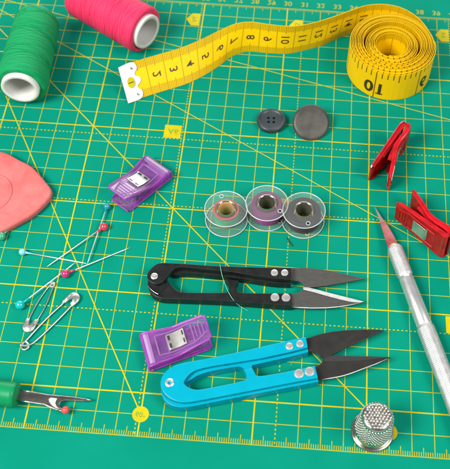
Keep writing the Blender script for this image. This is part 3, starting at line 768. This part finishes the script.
lb = [(311, 367), (317, 366.2), (321, 363.8), (323, 360), (322.6, 355), (336, 355.2), (352, 356), (370, 356.2), (391, 357), (384, 360.3), (374, 364.8), (364, 368.2), (352, 372.8), (342, 376), (331, 378), (322, 379.2), (318, 379.4), (311, 380)]
lbo = MB().prism(P(lb, .50), .12).build('lower_blade', M['bladek'], sb, bevel=.012)
bv = [(323, 355.3), (336, 355.4), (352, 356.2), (370, 356.4), (388, 357.1), (375, 359), (360, 360.6), (345, 361.2), (324, 361.3)]
MB().prism(P(bv, .512), .009).build('bevel_face', M['bladek2'], lbo)
bv = [(322, 379.5), (331, 378.5), (342, 376.5), (352, 373.3), (364, 368.7), (376, 364.2), (389, 358), (376, 363.4), (364, 367.9), (352, 372.4), (342, 375.6), (331, 377.6)]
MB().prism(P(bv, .510), .007).build('ground_edge', M['bevel'], lbo)
rivets(sb, [(289.4, 346.4), (300, 344)], .18, h)
rivets(sb, [(299, 373.7), (309.6, 371.6)], .225, h)
c = at(169.6, 382.7, h); MB().lathe([(.2, -.03), (.2, .03), (.15, .06), (.09, .055), (.075, .0), (0, .0)], 24).xf(Matrix.Translation(c)).build('pivot_rivet', M['rivet'], sb, smooth=35)

# ------------------------------------------------------------------ craft knife
kn0 = g(36.24, 16.68, .42); kd = (g(38.59, 23.74, .42) - kn0); kL = kd.length; kd.normalize()
kn = thing('craft_knife', 'silver craft knife with knurled grip and pointed blade, lying diagonally', 'craft knife', (kn0.x, kn0.y, 0))
KM = Matrix.Translation(kn0) @ axis_M(kn0, kn0 + kd)
def knurl(name):
    m = mat(name, (.86, .86, .85), .36, 1); b = m.node_tree.nodes['Principled BSDF']; return m
def knurled(z0, z1, r, step, amp, n=56):
    mb = MB(); k = max(2, int((z1 - z0) / step)); vs = []; fs = []
    for j in range(k + 1):
        z = z0 + (z1 - z0) * j / k
        e = .05 * max(0, 1 - min(j, k - j) / 2.0)
        for i in range(n):
            a = 2 * math.pi * i / n
            d = amp if (i + j) % 2 == 0 else 0
            vs.append(((r - e + d) * math.cos(a), (r - e + d) * math.sin(a), z))
    for j in range(k):
        for i in range(n):
            i2 = (i + 1) % n; a, b, c_, d_ = j * n + i, j * n + i2, (j + 1) * n + i2, (j + 1) * n + i
            fs += [(a, b, d_), (b, c_, d_)] if (i + j) % 2 else [(a, b, c_), (a, c_, d_)]
    fs += [list(range(n))[::-1], [k * n + i for i in range(n)]]
    return mb.add(vs, fs)
knurled(0, 1.72, .375, .06, .011).xf(KM).build('chuck', M['alu'], kn)
MB().lathe([(.30, 1.70), (.34, 1.74), (.355, 1.9), (.37, 3.0), (.375, 4.36), (.33, 4.44)], 48).xf(KM).build('polished_collar', M['collar'], kn, smooth=40)
knurled(4.42, 13.2, .405, .065, .011, 60).xf(KM).build('knurled_handle', M['alu'], kn)
MB().lathe([(.16, -.16), (.24, -.1), (.28, -.02), (.28, .05)], 28).xf(KM).build('brass_collet', M['brass'], kn, smooth=40)
# blade: flat double-bevel wedge that runs to the point
def bladem():
    m = mat('knife_blade', (.6, .58, .57), .3, .85); b = m.node_tree.nodes['Principled BSDF']
    return m
M['kblade'] = noisy(bladem(), (.60, .44, .42), (.72, .56, .54), 120)  # steel tinted with a paler trace of the same clip reflection
M['kreflect'] = noisy(mat('knife_blade_red_reflection', (.66, .12, .12), .28, .65), (.62, .07, .08), (.82, .34, .33), 110, 3)  # reflection of the red clip, painted into the steel's colour
tip = at(374.4, 206.2, .2); BI = KM.inverted()
def blade_pts(l, h): return [at(x, y, h + (.2 - h) * max(0, min(1, (248 - y) / 42))) for x, y in l]
b0 = blade_pts([(374.6, 206.4), (377.8, 211.5), (381.6, 218.6), (382.8, 222.5), (382.2, 224.6), (380.8, 222), (379.2, 217)], .46)
bl = [(374.4, 206.2), (378, 211.3), (382, 217.5), (386, 222.8), (379.9, 221.4), (377.2, 213.5)]
kb = MB().prism(blade_pts(bl, .46), .05).build('blade_tip', M['kblade'], kn, bevel=.01)
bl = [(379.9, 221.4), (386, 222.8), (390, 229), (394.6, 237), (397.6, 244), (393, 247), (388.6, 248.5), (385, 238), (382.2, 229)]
MB().prism(blade_pts(bl, .46), .05).build('blade_base', M['kreflect'], kn, bevel=.01)

# ------------------------------------------------------------------ thimble
M['thim'] = noisy(mat('thimble_steel', (.60, .58, .54), .22, 1), (.52, .50, .46), (.68, .66, .62), 160, 4, rough=(.14, .28))
tc_ = g(35.25, 26.02)
tr_ = thing('thimble', 'silver metal thimble standing upright, dimpled all over with a rolled rim', 'thimble', tc_)
T = Matrix.Translation(tc_); TH = 1.95
def tr_r(z): return .845 + (.66 - .845) * (z / TH) ** 1.15
prof = [(.80, .05), (.84, .10), (.835, .2)] + [(tr_r(z * .1), z * .1) for z in range(3, 18)] + [(.665, 1.78), (.645, 1.86), (.60, 1.925), (.52, 1.96), (.35, 1.985), (0, 2.0)]
MB().lathe(prof, 72).xf(T).build('thimble_body', M['thim'], tr_, smooth=60)
MB().tube([(.875 * math.cos(a * math.pi / 40), .875 * math.sin(a * math.pi / 40), .075) for a in range(80)], .075, 12, 0, True).xf(T).build('rolled_rim', M['thim'], tr_, smooth=180)
bp = MB()
for j in range(11):
    z = .62 + j * .112; r = tr_r(z); n = 34
    for i in range(n):
        a = 2 * math.pi * (i + .5 * (j % 2)) / n
        bp.sphere((r * math.cos(a), r * math.sin(a), z), .045, 8, sc=(1, 1, .9))
bp.xf(T).build('side_bumps', M['thim'], tr_, smooth=180)
bp = MB()
for i in range(-6, 7):
    for j in range(-7, 8):
        x = (i + .5 * (j % 2)) * .145 + random.uniform(-.018, .018); y = j * .125 + random.uniform(-.018, .018); rr = math.hypot(x, y)
        if rr < .62: bp.sphere((x, y, 1.995 - .10 * (rr / .62) ** 3), .066, 10, sc=(1, 1, 1.25))
bp.xf(T).build('top_bumps', M['thim'], tr_, smooth=180)

# ------------------------------------------------------------------ tailor's chalk
M['chalk'] = noisy(mat('chalk_pink', (.70, .145, .135), .9, spec=.05), (.64, .115, .110), (.74, .19, .18), 120, 8, .8, 1100)
outl = [(0, 151.2), (6, 152.6), (13, 156), (20, 160), (30.4, 165.3), (38.5, 173.2), (45.6, 181.5), (50.4, 188), (51.3, 191.5), (48.9, 197.5), (40.6, 206.9), (30.4, 215), (16, 223.2), (0, 231), (-16, 236), (-36, 238), (-58, 232), (-66, 222), (-62, 206), (-50, 188), (-36, 170), (-22, 156), (-10, 151)]
ck = thing('tailors_chalk', 'pink rounded triangle of tailor\'s chalk with an embossed ring', 'tailor\'s chalk', at(0, 195, 0))
oc = catmull([at(x, y, .42) for x, y in outl], 9, True); cen = Vector((sum(p.x for p in oc) / len(oc), sum(p.y for p in oc) / len(oc), 0))
mb = MB(); n = len(oc); rings = []
for sc_, z in ((.93, 0.01), (.985, .03), (1.0, .12), (1.0, .32), (.985, .40), (.95, .44), (.8, .455), (.5, .46)):
    j = 0
    rings.append([Vector((cen.x + (p.x - cen.x) * (sc_ + random.uniform(-.0015, .0015)), cen.y + (p.y - cen.y) * (sc_ + random.uniform(-.0015, .0015)), z)) for p in oc])
vs = [p for r in rings for p in r]; fs = []
for k in range(len(rings) - 1):
    for i in range(n):
        i2 = (i + 1) % n; fs.append((k * n + i, k * n + i2, (k + 1) * n + i2, (k + 1) * n + i))
fs += [list(range(n))[::-1], [(len(rings) - 1) * n + i for i in range(n)]]
mb.add(vs, fs).build('chalk_block', M['chalk'], ck, smooth=60)
e0 = at(-12, 193, .46)
MB().tube([(e0.x + 1.15 * math.cos(a * math.pi / 30), e0.y + 1.15 * math.sin(a * math.pi / 30), .455) for a in range(60)], .085, 10, 0, True, .75).build('embossed_ring', M['chalk'], ck, smooth=180)

# ------------------------------------------------------------------ glass-headed pins
def head_mat(name, c): return mat(name, c, .18, 0, .7, **{'Coat Weight': .6, 'Coat Roughness': .06})
def pin(head, tipp, r, col, label, zt=.03, neck=True, zh=None):
    hp = at(head[0], head[1], r); zh = r if zh is None else zh
    hp = at(head[0], head[1], zh); tp = at(tipp[0], tipp[1], zt)
    root = thing('pin', label, 'pin', (hp.x, hp.y, 0), 'ball-headed pins')
    d = (tp - hp).normalized(); hm = head_mat('pin_head', col)
    MB().sphere(hp, r, 24).build('pin_head', hm, root, smooth=180)
    if neck: MB().tube([hp + d * (r * .8), hp + d * (r + .1), hp + d * (r + .38)], [.075, .05, .025], 10).build('neck', hm, root, smooth=180)
    L = (tp - hp).length
    MB().tube([hp + d * r * .9, hp + d * (L - .35), tp], [.032, .032, .006], 8).build('shaft', M['pinsteel'], root, smooth=180)
pin((107, 206.6), (87.4, 263.5), .18, (.01, .26, .36), 'pin with dark teal head, nearest the purple clip', .16)
pin((104, 226.8), (46.5, 267), .205, (.75, .03, .07), 'pin with bright red head, crossing the dark teal pin', .10)
pin((22.4, 252), (89, 264), .18, (.22, .62, .66), 'pin with pale blue pearl head at the left', .06)
pin((65.4, 273.8), (130.8, 247.4), .205, (.52, .02, .14), 'pin with dark pink head, its point reaching farthest right', .03)
pin((20, 305), (76, 262), .225, (.0, .46, .46), 'pin with turquoise head beside the small safety pin', .15)
pin((1.5, 236.3), (24, 216), .21, (.05, .36, .20), 'pin with green pearl head partly under the pink chalk', .02)

# ------------------------------------------------------------------ safety pins
def safety(coil, clasp, side, wr, rc, label, cw, z=.09):
    c = at(*coil, z); k = at(*clasp, z); d = (k - c).normalized(); n = Vector((-d.y, d.x, 0)); L = (k - c).length
    root = thing('safety_pin', label, 'safety pin', (c.x, c.y, 0), 'safety pins')
    w2 = cw
    path = []
    path += [k - d * .35 + n * w2 + Vector((0, 0, 0)), c + d * L * .5 + n * (w2 * 1.02 + rc * .2), c + d * (rc * 1.4) + n * (rc * 1.0)]
    for i in range(0, 27):
        a = math.pi / 2 + i * math.pi / 12 * 1.0 + .2
        path.append(c + (d * math.cos(a) + n * math.sin(a)) * rc + Vector((0, 0, (i / 26 - .5) * wr * 3)))
    path += [c + d * (rc * 1.6) - n * (rc * .95), c + d * L * .5 - n * (w2 * 1.05), k - d * .22 - n * w2 * .9]
    path = catmull(path, 4)
    MB().tube(path, wr, 10).build('wire', M['nickel'], root, smooth=180)
    # folded clasp cap: two cheeks, rounded end, open throat
    cp = MB()
    cw_ = w2 + .10
    ol = [k - d * .42 - n * cw_ * .9, k - d * .1 - n * cw_ * .55]
    ol = [k + (d * math.cos(a) * .34 + n * math.sin(a) * cw_) for a in [math.radians(q) for q in range(-95, 96, 10)]]
    ol += [k - d * .45 + n * (cw_ * .98), k - d * .40 + n * (cw_ * .45), k - d * .12 + n * (cw_ * .28), k + d * .02 - n * (cw_ * .02), k - d * .14 - n * (cw_ * .25), k - d * .30 - n * (cw_ * .42), k - d * .34 - n * (cw_ * .95)]
    # domed cap: stacked outlines shrinking towards the top, closed above and below
    n_ = len(ol); cc = k - d * .03; vs = []; fs = []
    for q, (sc_, zz) in enumerate(((.93, -wr * 1.3), (1.0, -wr * .6), (1.02, wr * .5), (.98, wr * 1.5), (.90, wr * 2.1))):
        vs += [Vector((cc.x + (p.x - cc.x) * sc_, cc.y + (p.y - cc.y) * sc_, z + zz)) for p in ol]
    for q in range(4): fs += [(q * n_ + i, q * n_ + (i + 1) % n_, (q + 1) * n_ + (i + 1) % n_, (q + 1) * n_ + i) for i in range(n_)]
    fs += [list(range(n_))[::-1], [4 * n_ + i for i in range(n_)]]
    cp.add(vs, fs)
    co = cp.build('clasp', M['clasp'], root, smooth=60)
    # pressed crease round the cap
    cr_ = [Vector((cc.x + (p.x - cc.x) * .70, cc.y + (p.y - cc.y) * .70, z + wr * 2.05)) for p in ol[2:21]]
    MB().tube(cr_, wr * .38, 8).build('crease', M['nickel'], co, smooth=180)
safety((25.1, 346), (73.2, 299), 1, .047, .17, 'large silver safety pin, closed, lying in front of the smaller one', .21, .10)
safety((52.2, 284.4), (29.2, 326), 1, .036, .12, 'small dull silver safety pin half hidden behind the larger one', .20, .06)

# ------------------------------------------------------------------ seam ripper
M['grn'] = noisy(mat('ripper_green', (.003, .20, .07), .35, spec=.3), (.002, .22, .075), (.004, .30, .11), 60, 3)
sr0 = at(17.3, 395.2, .55); sr1 = at(-70, 383, .55); sd = (sr1 - sr0).normalized()
sr = thing('seam_ripper', 'seam ripper with green plastic handle, forked steel point and red ball', 'seam ripper', (sr0.x, sr0.y, 0))
SM = Matrix.Translation(sr0) @ axis_M(sr0, sr1)
hd = MB().lathe([(.30, -.02), (.5, .0), (.56, .06), (.57, .2), (.57, .9), (.60, 1.0), (.60, 1.15), (.55, 1.3), (.54, 4.6), (.45, 4.9), (.2, 5.0)], 32)
hd.xf(SM @ Matrix.Rotation(math.radians(22.5), 4, 'Z')).build('handle', M['grn'], sr, smooth=50)
M['rip'] = noisy(mat('ripper_steel', (.30, .285, .26), .34, 1), (.24, .225, .205), (.38, .36, .33), 120, 5, rough=(.22, .38), stretch=(1, 4, 1))
fk = [(14, 388.9), (30, 391.2), (47.8, 394.2), (60, 395.4), (73.3, 396.6), (84, 398.2), (92.3, 400.3), (84, 401.2), (73.3, 400.4), (65, 400.2), (60.8, 401.5), (59.3, 404.2), (60.3, 407.2), (63.5, 409.6), (63, 411.4), (57, 410.2), (50.6, 407.6), (44.4, 404.8), (30, 402.6), (14, 400)]
fko = MB().prism([at(x, y, .55 - .0035 * x) for x, y in fk], .10).build('fork', M['rip'], sr, bevel=.03)
gl = [(48.6, 399), (50.8, 397.6), (54, 397.8), (57.2, 398.4), (56, 400.4), (55.2, 403), (56.4, 406), (59.6, 408.8), (56, 408), (52, 405.4), (49.4, 402.2)]
MB().prism([at(x, y, .55 - .0035 * x + .012) for x, y in gl], .01).build('hollow_ground', M['bevel'], fko)
for l in ([(17, 389.6), (30, 391.6), (47.8, 394.8), (60, 396), (73.3, 397.2), (84, 398.8), (92, 400.3)], [(17, 400), (30, 402.2), (44.4, 404.4), (50.6, 407.2), (57, 409.8), (63, 411)]):
    MB().tube([at(x, y, .55 - .0035 * x + .0) for x, y in l], .03, 8).build('edge', M['steel'], fko, smooth=180)
MB().sphere(at(65.5, 410, .30), .175, 20).build('ball', mat('ball_red', (.72, .08, .07), .3), sr, smooth=180)

# ------------------------------------------------------------------ loose thread ends
M['tend'] = mat('loose_thread_green', (.12, .48, .34), .7)
pts = [at(219.8, 263.8, .05), at(220.3, 266.5, .86), at(221.6, 273.5, .86), at(224, 281.7, .75), at(227.8, 290.8, .66), at(233, 299.4, .62), at(240, 306.2, .2), at(248, 310.5, .02)]
tag(MB().tube(catmull(pts, 8), .016, 6).build('loose_thread', M['tend'], origin=at(230, 290, 0)), 'loose pale green thread end lying across the black snips', 'thread')
M['tend2'] = mat('loose_thread_black', (.03, .035, .035), .7)
tag(MB().tube(catmull([at(286.8, 237.6, .02), at(289, 241, .05), at(291, 243.8, .05), at(292.8, 246.4, .02)], 6), .022, 6).build('loose_thread', M['tend2'], origin=at(290, 242, 0)), 'short black thread end beside the black bobbin', 'thread')
tag(MB().tube(catmull([at(299, 351, .3), at(296.5, 355, .12), at(293.8, 360, .03), at(290.5, 366, .02)], 6), .012, 6).build('loose_thread', M['tend'], origin=at(296, 356, 0)), 'faint green thread end between the arms of the turquoise snips', 'thread')
for o in bpy.data.objects:
    if '_org' in o: del o['_org']
